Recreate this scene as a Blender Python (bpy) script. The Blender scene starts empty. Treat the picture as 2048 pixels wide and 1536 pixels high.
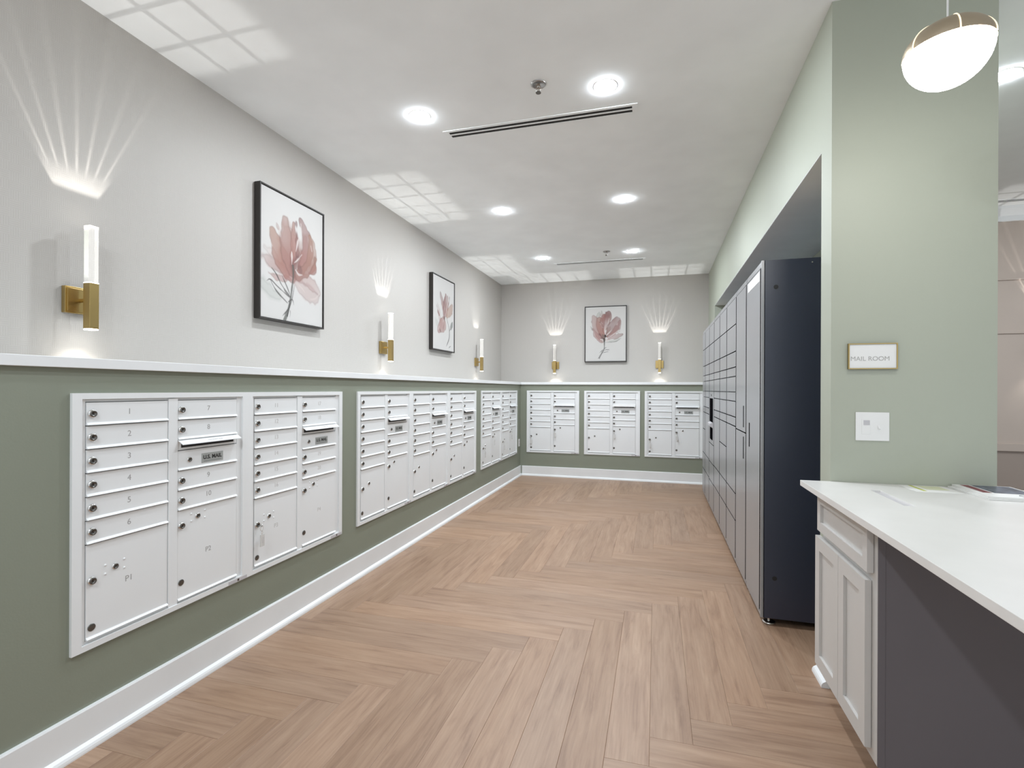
import bpy, bmesh, math, random
import numpy as np
from mathutils import Matrix, Vector

random.seed(7)
C = bpy.context.scene.collection
PI = math.pi

# ------------------------------------------------------------------ camera
YAW, ROLL, FPX = 0.278, 0.0038, 1009.35
fw = Vector((-math.sin(YAW), math.cos(YAW), 0)); rt = Vector((math.cos(YAW), math.sin(YAW), 0)); up = Vector((0, 0, 1))
r2 = rt * math.cos(ROLL) + up * math.sin(ROLL); u2 = up * math.cos(ROLL) - rt * math.sin(ROLL)
cam = bpy.data.cameras.new('camera'); camo = bpy.data.objects.new('camera', cam); C.objects.link(camo)
M = Matrix((( r2.x, u2.x, -fw.x, 0), (r2.y, u2.y, -fw.y, 0), (r2.z, u2.z, -fw.z, 1.40), (0, 0, 0, 1)))
camo.matrix_world = M
cam.sensor_width = 36; cam.lens = 36 * FPX / 2048; cam.shift_y = 10.2 / 2048; cam.clip_start = 0.05
bpy.context.scene.camera = camo

# ------------------------------------------------------------------ world, exposure
w = bpy.data.worlds.new('world'); bpy.context.scene.world = w; w.use_nodes = True
bg = w.node_tree.nodes['Background']; bg.inputs[0].default_value = (0.92, 0.98, 1.03, 1); bg.inputs[1].default_value = 0.5
vs = bpy.context.scene.view_settings
vs.view_transform = 'Standard'; vs.look = 'None'; vs.gamma = 1; vs.use_curve_mapping = False; vs.exposure = 0.93
sc = bpy.context.scene.cycles
sc.use_denoising = True; sc.max_bounces = 7; sc.diffuse_bounces = 5; sc.glossy_bounces = 4; sc.transmission_bounces = 6
sc.caustics_reflective = False; sc.caustics_refractive = False; sc.sample_clamp_indirect = 6; sc.adaptive_threshold = 0.03

LENS_E, PEND_E, UP_W, DN_W = 385.0, 16.5, 9.5, 1.5

# ------------------------------------------------------------------ room numbers (metres)
A, D, T, H = 2.127, 7.956, 0.482, 3.222     # left wainscot face, back wainscot face, ledge depth, ceiling
XL, YB = -A - T, D + T                       # upper left and back wall faces
XR = 0.788                                   # right wall face
YF = -1.2                                    # open end of the room behind the photographer
ZL0, ZL1 = 1.474, 1.5136                     # ledge underside and top
YC = 2.685                                   # end face of the right-hand partition
CT = 0.974                                   # countertop height

# ------------------------------------------------------------------ materials
def nodes(m):
    m.use_nodes = True
    return m.node_tree.nodes, m.node_tree.links, m.node_tree.nodes['Principled BSDF']
def mat(name, col, rough=0.5, metal=0.0, spec=0.5, bump=0.0, bscale=200.0, vary=0.03, vscale=3.0, coat=0.0, trans=0.0, ior=1.5):
    m = bpy.data.materials.new(name); n, l, b = nodes(m)
    tc = n.new('ShaderNodeTexCoord'); no = n.new('ShaderNodeTexNoise'); no.inputs['Scale'].default_value = vscale; no.inputs['Detail'].default_value = 3
    l.new(tc.outputs['Object'], no.inputs['Vector'])
    r = n.new('ShaderNodeValToRGB')
    r.color_ramp.elements[0].color = (*[c * (1 - vary) for c in col], 1); r.color_ramp.elements[1].color = (*[min(1, c * (1 + vary)) for c in col], 1)
    r.color_ramp.elements[0].position = 0.3; r.color_ramp.elements[1].position = 0.7
    l.new(no.outputs['Fac'], r.inputs[0]); l.new(r.outputs[0], b.inputs['Base Color'])
    b.inputs['Roughness'].default_value = rough; b.inputs['Metallic'].default_value = metal
    b.inputs['Specular IOR Level'].default_value = spec; b.inputs['Coat Weight'].default_value = coat
    b.inputs['Transmission Weight'].default_value = trans; b.inputs['IOR'].default_value = ior
    if bump:
        n2 = n.new('ShaderNodeTexNoise'); n2.inputs['Scale'].default_value = bscale; l.new(tc.outputs['Object'], n2.inputs['Vector'])
        bp = n.new('ShaderNodeBump'); bp.inputs['Strength'].default_value = bump; bp.inputs['Distance'].default_value = 0.002
        l.new(n2.outputs['Fac'], bp.inputs['Height']); l.new(bp.outputs[0], b.inputs['Normal'])
    return m
def emit(name, col, s):
    m = bpy.data.materials.new(name); n, l, b = nodes(m)
    b.inputs['Base Color'].default_value = (*col, 1); b.inputs['Emission Color'].default_value = (*col, 1); b.inputs['Emission Strength'].default_value = s
    return m
def wallpaper():
    m = bpy.data.materials.new('woven_wallpaper'); n, l, b = nodes(m)
    tc = n.new('ShaderNodeTexCoord'); sp = n.new('ShaderNodeSeparateXYZ'); l.new(tc.outputs['Object'], sp.inputs[0])
    def mth(op, a, bb=None):
        k = n.new('ShaderNodeMath'); k.operation = op
        for i, v in enumerate((a, bb)):
            if v is None: continue
            if isinstance(v, (int, float)): k.inputs[i].default_value = v
            else: l.new(v, k.inputs[i])
        return k.outputs[0]
    s = mth('ADD', sp.outputs[0], sp.outputs[1])                     # runs along either wall
    z = sp.outputs[2]
    ch = n.new('ShaderNodeTexChecker'); cb = n.new('ShaderNodeCombineXYZ')
    l.new(s, cb.inputs[0]); l.new(z, cb.inputs[1]); cb.inputs[2].default_value = 0.01
    l.new(cb.outputs[0], ch.inputs[0]); ch.inputs['Scale'].default_value = 26
    fine = 2 * PI / 0.0085
    a1 = mth('SINE', mth('MULTIPLY', s, fine)); a2 = mth('SINE', mth('MULTIPLY', z, fine))
    d1 = mth('SINE', mth('MULTIPLY', z, fine * 1.6)); d2 = mth('SINE', mth('MULTIPLY', s, fine * 1.6))
    p1 = mth('MULTIPLY', mth('MAXIMUM', a1, 0), mth('ADD', mth('MULTIPLY', d1, 0.3), 0.7))
    p2 = mth('MULTIPLY', mth('MAXIMUM', a2, 0), mth('ADD', mth('MULTIPLY', d2, 0.3), 0.7))
    f = ch.outputs['Fac']
    h = mth('ADD', mth('MULTIPLY', p1, f), mth('MULTIPLY', p2, mth('SUBTRACT', 1.0, f)))
    r = n.new('ShaderNodeValToRGB'); r.color_ramp.elements[0].color = (0.465, 0.442, 0.412, 1); r.color_ramp.elements[1].color = (0.505, 0.482, 0.452, 1)
    l.new(h, r.inputs[0]); l.new(r.outputs[0], b.inputs['Base Color'])
    bp = n.new('ShaderNodeBump'); bp.inputs['Strength'].default_value = 0.35; bp.inputs['Distance'].default_value = 0.0012
    l.new(h, bp.inputs['Height']); l.new(bp.outputs[0], b.inputs['Normal'])
    b.inputs['Roughness'].default_value = 0.5; b.inputs['Specular IOR Level'].default_value = 0.35
    return m
def plank_mat():
    m = bpy.data.materials.new('vinyl_oak_plank'); n, l, b = nodes(m)
    tc = n.new('ShaderNodeTexCoord'); oi = n.new('ShaderNodeObjectInfo')
    off = n.new('ShaderNodeVectorMath'); off.operation = 'SCALE'; off.inputs[0].default_value = (37, 19, 11); l.new(oi.outputs['Random'], off.inputs['Scale'])
    add = n.new('ShaderNodeVectorMath'); add.operation = 'ADD'; l.new(tc.outputs['Object'], add.inputs[0]); l.new(off.outputs[0], add.inputs[1])
    mp = n.new('ShaderNodeMapping'); mp.inputs['Scale'].default_value = (1.6, 14, 1); l.new(add.outputs[0], mp.inputs[0])
    g = n.new('ShaderNodeTexNoise'); g.inputs['Scale'].default_value = 1.6; g.inputs['Detail'].default_value = 6; g.inputs['Roughness'].default_value = 0.62; g.inputs['Distortion'].default_value = 0.6
    l.new(mp.outputs[0], g.inputs['Vector'])
    mp2 = n.new('ShaderNodeMapping'); mp2.inputs['Scale'].default_value = (3.5, 90, 1); l.new(add.outputs[0], mp2.inputs[0])
    g2 = n.new('ShaderNodeTexNoise'); g2.inputs['Scale'].default_value = 1.2; g2.inputs['Detail'].default_value = 3; l.new(mp2.outputs[0], g2.inputs['Vector'])
    r = n.new('ShaderNodeValToRGB'); e = r.color_ramp.elements
    e[0].position = 0.28; e[0].color = (0.240, 0.146, 0.095, 1); e[1].position = 0.72; e[1].color = (0.392, 0.267, 0.183, 1)
    k = e.new(0.47); k.color = (0.332, 0.215, 0.144, 1)
    l.new(g.outputs['Fac'], r.inputs[0])
    hs = n.new('ShaderNodeHueSaturation'); l.new(r.outputs[0], hs.inputs['Color'])
    mr = n.new('ShaderNodeMapRange'); mr.inputs['To Min'].default_value = 0.87; mr.inputs['To Max'].default_value = 1.05; l.new(oi.outputs['Random'], mr.inputs[0]); l.new(mr.outputs[0], hs.inputs['Value'])
    mr2 = n.new('ShaderNodeMapRange'); mr2.inputs['To Min'].default_value = 1.06; mr2.inputs['To Max'].default_value = 0.99
    fr = n.new('ShaderNodeMath'); fr.operation = 'FRACT'; ml = n.new('ShaderNodeMath'); ml.operation = 'MULTIPLY'; ml.inputs[1].default_value = 7.31
    l.new(oi.outputs['Random'], ml.inputs[0]); l.new(ml.outputs[0], fr.inputs[0]); l.new(fr.outputs[0], mr2.inputs[0]); l.new(mr2.outputs[0], hs.inputs['Saturation'])
    mx = n.new('ShaderNodeMix'); mx.data_type = 'RGBA'; mx.blend_type = 'MULTIPLY'; mx.inputs[0].default_value = 0.35
    r2_ = n.new('ShaderNodeValToRGB'); r2_.color_ramp.elements[0].position = 0.3; r2_.color_ramp.elements[0].color = (0.62, 0.58, 0.55, 1); r2_.color_ramp.elements[1].position = 0.6
    l.new(g2.outputs['Fac'], r2_.inputs[0]); l.new(hs.outputs[0], mx.inputs[6]); l.new(r2_.outputs[0], mx.inputs[7]); l.new(mx.outputs[2], b.inputs['Base Color'])
    b.inputs['Roughness'].default_value = 0.42; b.inputs['Specular IOR Level'].default_value = 0.45
    bp = n.new('ShaderNodeBump'); bp.inputs['Strength'].default_value = 0.12; bp.inputs['Distance'].default_value = 0.001; l.new(g2.outputs['Fac'], bp.inputs['Height']); l.new(bp.outputs[0], b.inputs['Normal'])
    return m
def print_mat(name, rough=0.6):
    m = bpy.data.materials.new(name); n, l, b = nodes(m)
    a = n.new('ShaderNodeVertexColor'); a.layer_name = 'print'; l.new(a.outputs[0], b.inputs['Base Color']); b.inputs['Roughness'].default_value = rough
    b.inputs['Specular IOR Level'].default_value = 0.3
    return m

MT = dict(
    ceiling=mat('ceiling_paint', (0.88, 0.905, 0.905), 0.9, bump=0.05, bscale=60),
    sage=mat('sage_paint', (0.228, 0.248, 0.195), 0.55, bump=0.12, bscale=140, vscale=1.2),
    lightsage=mat('sage_green_lighter', (0.405, 0.43, 0.355), 0.55, bump=0.08, bscale=140, vscale=1.2),  # sage green set lighter for the right-hand partition
    taupe=mat('taupe_paint', (0.50, 0.42, 0.365), 0.25, bump=0.03, bscale=40, vscale=1.2),
    taupe2=mat('dark_taupe_paint', (0.36, 0.295, 0.255), 0.4, vscale=1.2),
    trim=mat('white_trim_paint', (0.765, 0.78, 0.785), 0.4),
    subfloor=mat('plank_joint_grey', (0.12, 0.075, 0.05), 0.8),
    box=mat('white_powder_coat', (0.765, 0.78, 0.785), 0.42, bump=0.03, bscale=500, vary=0.01),
    gapshade=mat('shadow_grey_coat', (0.42, 0.41, 0.40), 0.6),  # white body darkened so the door gaps show as shadow lines
    steel=mat('gunmetal', (0.16, 0.155, 0.145), 0.32, metal=0.9, bump=0.1, bscale=900),
    chrome=mat('chrome', (0.72, 0.71, 0.69), 0.18, metal=1.0),
    ventgrey=mat('dark_vent_grey', (0.045, 0.044, 0.042), 0.9, spec=0.1), satin=mat('satin_chrome', (0.38, 0.37, 0.36), 0.3, metal=1.0),
    black=mat('black_plastic', (0.012, 0.012, 0.013), 0.5),
    ink=mat('grey_engraving', (0.36, 0.355, 0.35), 0.7),
    blackink=mat('black_ink', (0.02, 0.02, 0.02), 0.6),
    paleink=mat('pale_grey_lettering', (0.55, 0.54, 0.53), 0.6), midink=mat('mid_grey_lettering', (0.42, 0.41, 0.40), 0.6),
    plate=mat('silver_label', (0.36, 0.375, 0.365), 0.5),
    bloombrass=mat('bloom_pale_brass', (0.50, 0.42, 0.31), 0.42, metal=0.85), slotblack=mat('black_slot', (0.006, 0.006, 0.007), 1.0, spec=0.0),  # dome brass paled to hold the bloom round the lit globe
    brass=mat('brushed_brass', (0.50, 0.365, 0.15), 0.30, metal=1.0, bump=0.05, bscale=300),
    frame=mat('black_wood_frame', (0.022, 0.018, 0.015), 0.45, bump=0.1, bscale=150),
    canvasedge=mat('canvas_edge', (0.72, 0.70, 0.67), 0.8),
    lockergrey=mat('grey_locker_enamel', (0.28, 0.285, 0.295), 0.30, spec=1.0),
    navy=mat('navy_locker_enamel', (0.010, 0.017, 0.042), 0.42, spec=1.0),
    screen=mat('dark_glass', (0.008, 0.010, 0.014), 0.08),
    white=mat('white_plastic', (0.80, 0.80, 0.79), 0.4),
    greyplastic=mat('pale_grey_plastic', (0.52, 0.51, 0.53), 0.4),
    quartz=mat('white_quartz', (0.69, 0.68, 0.66), 0.28, vary=0.02, vscale=9),
    cab=mat('grey_cabinet_paint', (0.54, 0.525, 0.505), 0.42, vscale=1.5),
    cabside=mat('slate_laminate', (0.128, 0.118, 0.128), 0.55),
    toe=mat('toe_board', (0.30, 0.27, 0.24), 0.6),
    acrylic=mat('clear_acrylic', (0.96, 0.97, 0.97), 0.06, trans=1.0, ior=1.3, vary=0),
    paper=mat('white_paper', (0.78, 0.78, 0.76), 0.6),
    clear=mat('clear_key_tag', (0.80, 0.80, 0.78), 0.25, trans=0.3),
    wallpaper=wallpaper(), plank=plank_mat(), canvas=print_mat('watercolour_print'), cover=print_mat('cover_print', 0.3),
)
# the acrylic rods glow a little along their length, and their ends shine
n_, l_, b_ = nodes(MT['acrylic']); b_.inputs['Emission Color'].default_value = (1, 0.97, 0.92, 1); b_.inputs['Emission Strength'].default_value = 0.10
MT['lens'] = emit('lit_lens', (0.915, 0.98, 1.05), LENS_E)
MT['glow'] = emit('lit_acrylic_end', (1.0, 0.95, 0.87), 5.0)
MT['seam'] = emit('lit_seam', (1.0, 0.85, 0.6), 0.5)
MT['opal'] = emit('lit_opal_glass', (1.0, 0.985, 0.96), PEND_E)

# ------------------------------------------------------------------ mesh helpers
class MB:
    def __init__(s): s.v = []; s.f = []; s.mi = []; s.sm = []
    def add(s, vs, fs, mi=0, smooth=False):
        o = len(s.v); s.v += [tuple(v) for v in vs]; s.f += [tuple(i + o for i in f) for f in fs]; s.mi += [mi] * len(fs); s.sm += [smooth] * len(fs); return s
    def box(s, x0, x1, y0, y1, z0, z1, mi=0):
        return s.add([(x0,y0,z0),(x1,y0,z0),(x1,y1,z0),(x0,y1,z0),(x0,y0,z1),(x1,y0,z1),(x1,y1,z1),(x0,y1,z1)],
                     [(0,3,2,1),(4,5,6,7),(0,1,5,4),(1,2,6,5),(2,3,7,6),(3,0,4,7)], mi)
    def prism(s, prof, axis, a0, a1, mi=0, smooth=False):
        """extrude a closed 2-D profile along an axis; profile is given in the two other axes in cyclic order"""
        n = len(prof); vs = []
        for a in (a0, a1):
            for (p, q) in prof:
                vs.append({'x': (a, p, q), 'y': (p, a, q), 'z': (p, q, a)}[axis])
        fs = [(i, (i + 1) % n, n + (i + 1) % n, n + i) for i in range(n)]
        s.add(vs, fs, mi, smooth); o = len(s.v) - 2 * n
        s.f += [tuple(o + i for i in range(n)), tuple(o + n + i for i in reversed(range(n)))]; s.mi += [mi, mi]; s.sm += [False, False]
        return s
    def lathe(s, prof, c=(0, 0, 0), axis='z', seg=24, mi=0, smooth=True):
        """profile of (radius, height); closed at both ends when radius is 0"""
        vs = []
        for (r, hh) in prof:
            for k in range(seg):
                a = 2 * PI * k / seg; p, q = r * math.cos(a), r * math.sin(a)
                v = {'z': (p, q, hh), 'y': (p, hh, q), 'x': (hh, p, q)}[axis]
                vs.append((v[0] + c[0], v[1] + c[1], v[2] + c[2]))
        fs = []
        for i in range(len(prof) - 1):
            for k in range(seg):
                k2 = (k + 1) % seg
                fs.append((i * seg + k, i * seg + k2, (i + 1) * seg + k2, (i + 1) * seg + k))
        return s.add(vs, fs, mi, smooth)
    def cyl(s, r, h0, h1, c=(0, 0, 0), axis='z', seg=20, mi=0):
        s.lathe([(0.0001, h0), (r, h0)], c, axis, seg, mi, False); s.lathe([(r, h0), (r, h1)], c, axis, seg, mi, True)
        return s.lathe([(r, h1), (0.0001, h1)], c, axis, seg, mi, False)
    def tube(s, pts, r, seg=8, mi=0):
        P = [Vector(p) for p in pts]; vs = []
        for i, p in enumerate(P):
            t = (P[min(i + 1, len(P) - 1)] - P[max(i - 1, 0)]).normalized()
            a = t.orthogonal().normalized(); b = t.cross(a)
            vs += [p + (a * math.cos(2 * PI * k / seg) + b * math.sin(2 * PI * k / seg)) * r for k in range(seg)]
        fs = [(i * seg + k, i * seg + (k + 1) % seg, (i + 1) * seg + (k + 1) % seg, (i + 1) * seg + k) for i in range(len(P) - 1) for k in range(seg)]
        return s.add(vs, fs, mi, True)
    def mesh(s, name, mats, bevel=0.0):
        me = bpy.data.meshes.new(name); me.from_pydata(s.v, [], s.f)
        for m in (mats if isinstance(mats, (list, tuple)) else [mats]): me.materials.append(MT[m])
        me.polygons.foreach_set('material_index', s.mi); me.polygons.foreach_set('use_smooth', s.sm)
        bm = bmesh.new(); bm.from_mesh(me)
        bmesh.ops.recalc_face_normals(bm, faces=bm.faces)
        if bevel:
            es = [e for e in bm.edges if len(e.link_faces) == 2 and e.calc_face_angle(0) > 0.6]
            bmesh.ops.bevel(bm, geom=es, offset=bevel, segments=2, affect='EDGES', profile=0.5, clamp_overlap=True)
        bm.to_mesh(me); bm.free(); me.update()
        return me
    def build(s, name, mats, parent=None, loc=(0, 0, 0), bevel=0.0):
        return put(name, s.mesh(name, mats, bevel), parent, loc)
def put(name, data, parent=None, loc=(0, 0, 0), rot=(0, 0, 0)):
    o = bpy.data.objects.new(name, data); C.objects.link(o); o.parent = parent; o.location = loc; o.rotation_euler = rot
    return o
def thing(name, label, cat, loc=(0, 0, 0), rz=0.0, group=None):
    o = bpy.data.objects.new(name, None); C.objects.link(o); o.empty_display_size = 0.1
    o.location = loc; o.rotation_euler = (0, 0, rz); return tag(o, label, cat, group)
def tag(o, label, cat, group=None):
    o['label'] = label; o['category'] = cat
    if group: o['group'] = group
    return o
def struct(o): o['kind'] = 'structure'; return o
def copy_tree(o, parent=None):
    c = o.copy(); C.objects.link(c); c.parent = parent
    for ch in list(o.children): copy_tree(ch, c)
    return c
def text(name, body, size, parent, loc, m, align='CENTER', flat=False, bold=0.0):
    cu = bpy.data.curves.new(name, 'FONT'); cu.body = body; cu.size = size; cu.align_x = align; cu.align_y = 'CENTER'; cu.extrude = 0.0002; cu.offset = bold
    tmp = bpy.data.objects.new('tmp', cu); me = bpy.data.meshes.new_from_object(tmp); bpy.data.objects.remove(tmp); bpy.data.curves.remove(cu)
    me.name = name; me.materials.clear(); me.materials.append(MT[m])
    return put(name, me, parent, loc, (0, 0, 0) if flat else (PI / 2, 0, 0))

# ================================================================== STRUCTURE
# floor: a slab with herringbone planks laid on it
floor = struct(MB().box(XL - 0.1, 6.1, YF, YB + 0.1, -0.08, -0.006).build('floor', 'subfloor'))
W, N, X0, Y0 = 0.1655, 8, -0.02, 2.11
FX0, FX1, FY0, FY1 = -A, 2.05, YF, D
shared = {}
def plank(cx0, cx1, cy0, cy1, along):
    g = 0.0003
    x0, x1, y0, y1 = max(cx0, FX0), min(cx1, FX1), max(cy0, FY0), min(cy1, FY1)
    if x1 - x0 < 0.01 or y1 - y0 < 0.01: return
    L, Wd = ((x1 - x0), (y1 - y0)) if along == 'x' else ((y1 - y0), (x1 - x0))
    key = (round(L, 3), round(Wd, 3))
    if key not in shared:
        a, b, e = L / 2 - g, Wd / 2 - g, 0.0012
        mb = MB()
        vs = [(-a,-b,-0.006),(a,-b,-0.006),(a,b,-0.006),(-a,b,-0.006),(-a,-b,-0.0006),(a,-b,-0.0006),(a,b,-0.0006),(-a,b,-0.0006),
              (-a+e,-b+e,0),(a-e,-b+e,0),(a-e,b-e,0),(-a+e,b-e,0)]
        mb.add(vs, [(0,1,5,4),(1,2,6,5),(2,3,7,6),(3,0,4,7),(4,5,9,8),(5,6,10,9),(6,7,11,10),(7,4,8,11),(8,9,10,11)])
        shared[key] = mb.mesh('plank', 'plank')
    put('plank', shared[key], floor, ((x0 + x1) / 2, (y0 + y1) / 2, 0), (0, 0, 0 if along == 'x' else PI / 2))
for i in range(-30, 30):
    for k in range(-3, 5):
        j = i + 2 * N * k
        plank(X0 + i * W, X0 + (i + 1) * W, Y0 + j * W, Y0 + (j + N) * W, 'y')
for j in range(-60, 70):
    for k in range(-4, 5):
        i = j - 2 * N + 1 + 2 * N * k
        plank(X0 + i * W, X0 + (i + N) * W, Y0 + j * W, Y0 + (j + 1) * W, 'x')

struct(MB().box(XL - 0.1, 6.1, YF, YB + 0.1, H, H + 0.1).build('ceiling', 'ceiling'))
struct(MB().box(XL - 0.1, XL, YF, YB + 0.1, 0, H).build('wall_left', 'wallpaper'))
struct(MB().box(XL, XR, YB, YB + 0.1, 0, H).build('wall_back', 'wallpaper'))

BZ0, BZ1 = 0.380, 1.378                      # mailbox trim, bottom and top
UW = 0.852                                   # width of one mailbox unit
banks = [(1.374, 2), (3.268, 3), (6.020, 2)]
backx = [-2.017, -1.086, -0.165]
g = 0.012                                    # the trim covers the edge of each opening
m = MB()
ys = [(b0 + g, b0 + n * UW - g) for b0, n in banks]
m.box(XL, -A, YF, D, 0, BZ0 + g).box(XL, -A, YF, D, BZ1 - g, ZL0)
prev = YF
for a_, b_ in ys + [(D, D)]:
    m.box(XL, -A, prev, a_, BZ0 + g, BZ1 - g); prev = b_
struct(m.build('wall_left_lower', 'sage'))
m = MB(); xs = [(b0 + g, b0 + UW - g) for b0 in backx]
m.box(XL, XR, D, YB, 0, BZ0 + g).box(XL, XR, D, YB, BZ1 - g, ZL0)
prev = XL
for a_, b_ in xs + [(XR, XR)]:
    m.box(prev, a_, D, YB, BZ0 + g, BZ1 - g); prev = b_
struct(m.build('wall_back_lower', 'sage'))
struct(MB().box(XL, -A + 0.02, YF, YB, ZL0, ZL1).build('trim_1', 'trim', bevel=0.002))
struct(MB().box(-A + 0.02, XR, D - 0.02, YB, ZL0, ZL1).build('trim_2', 'trim', bevel=0.002))

def base_profile(sgn, face):
    q = [(0.0, 0.0), (0.035, 0.0), (0.035, 0.006), (0.033, 0.015), (0.028, 0.023), (0.018, 0.029), (0.015, 0.031), (0.015, 0.152), (0.012, 0.1576), (0, 0.1576)]
    return [(face + sgn * a, b) for a, b in q]
struct(MB().prism(base_profile(1, -A), 'y', YF, D).build('baseboard_left', 'trim'))
struct(MB().prism(base_profile(-1, D), 'x', -A + 0.035, XR).build('baseboard_back', 'trim'))

# right-hand partition with the parcel-locker recess
RY0, RY1, RZ, RX = 2.837, 7.581, 2.585, 1.33
struct(MB().box(XR + 0.001, RX, RY0, RY1, RZ - 0.004, RZ).build('ceiling_recess', 'ceiling'))
XP = 1.425
m = MB()
m.box(XR, XP, YC, YB, RZ, H)
m.box(XR, XP, YC, RY0, 0, RZ)
m.box(XR, XP, RY1, YB, 0, RZ)
m.box(RX, XP, RY0, RY1, 0, RZ)
struct(m.build('wall_right', 'lightsage'))
struct(MB().prism([(a, b) for a, b in base_profile(-1, XR)], 'y', YC, RY0).build('baseboard_right', 'trim'))

# hall beyond the partition
HY = 6.2
wh = struct(MB().box(XP, 6.0, HY, HY + 0.1, 0.80, H).build('wall_hall', 'taupe'))
MB().box(XP, 6.0, HY - 0.0, HY + 0.1, 0, 0.80).build('wainscot', 'taupe2', wh)
MB().box(XP, 6.0, HY - 0.022, HY, 0.80, 0.878).build('chair_rail', 'taupe', wh, bevel=0.003)
MB().prism([(HY, 3.09), (HY - 0.03, 3.09), (HY - 0.035, 3.14), (HY - 0.09, 3.20), (HY - 0.10, H), (HY, H)], 'x', XP, 6.0).build('crown_moulding', 'trim', wh)
for z in (1.983, 2.517):
    MB().box(XP, 6.0, HY - 0.014, HY, z - 0.012, z + 0.004).build('panel_strip', 'taupe', wh, bevel=0.002)

# ================================================================== MAILBOX UNITS
P = 0.0925
def door_mesh(wd, ht, name):
    """front sheet with a rolled lip along the bottom edge"""
    prof = [(0.004, 0.002), (-0.0125, 0.0022), (-0.0125, 0.0046), (-0.0055, 0.0105), (-0.0045, 0.0125), (-0.0045, ht - 0.002), (0.004, ht - 0.002)]
    return MB().prism(prof, 'x', 0.0015, wd - 0.0015).mesh(name, 'box')
CW = 0.342
DM = {1: door_mesh(CW, P, 'mail_door'), 'p1': door_mesh(CW, 0.372, 'parcel_door'), 'p2': door_mesh(CW, 0.418, 'parcel_door'), 'us': door_mesh(CW, 0.094, 'outgoing_mail_door')}
def lock_mesh(r, d, name):
    mb = MB()
    mb.lathe([(r * 1.12, 0), (r * 1.05, -d * 0.55), (r * 0.86, -d * 0.6)], axis='y', seg=18, mi=0)
    mb.lathe([(r * 0.86, -d * 0.6), (r * 0.86, -d * 0.95), (r * 0.78, -d), (r * 0.52, -d), (r * 0.48, -d * 0.8), (0.0002, -d * 0.8)], axis='y', seg=18, mi=1)
    mb.box(-r * 0.07, r * 0.07, -d * 0.86, -d * 0.78, -r * 0.33, r * 0.33, 2)
    return mb.mesh(name, ['chrome', 'steel', 'black'])
LOCK = lock_mesh(0.0145, 0.011, 'cam_lock'); LOCK2 = lock_mesh(0.0115, 0.006, 'arrow_lock')
PLUG = MB().lathe([(0.0145, 0), (0.0145, -0.002), (0.0125, -0.003), (0.0002, -0.003)], axis='y', seg=18).mesh('lock_plug', 'steel')
RIVET = MB().lathe([(0.005, 0), (0.0045, -0.0015), (0.0025, -0.0026), (0.0002, -0.003)], axis='y', seg=10).mesh('rivet', 'box')
FACE = -0.0045
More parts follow.
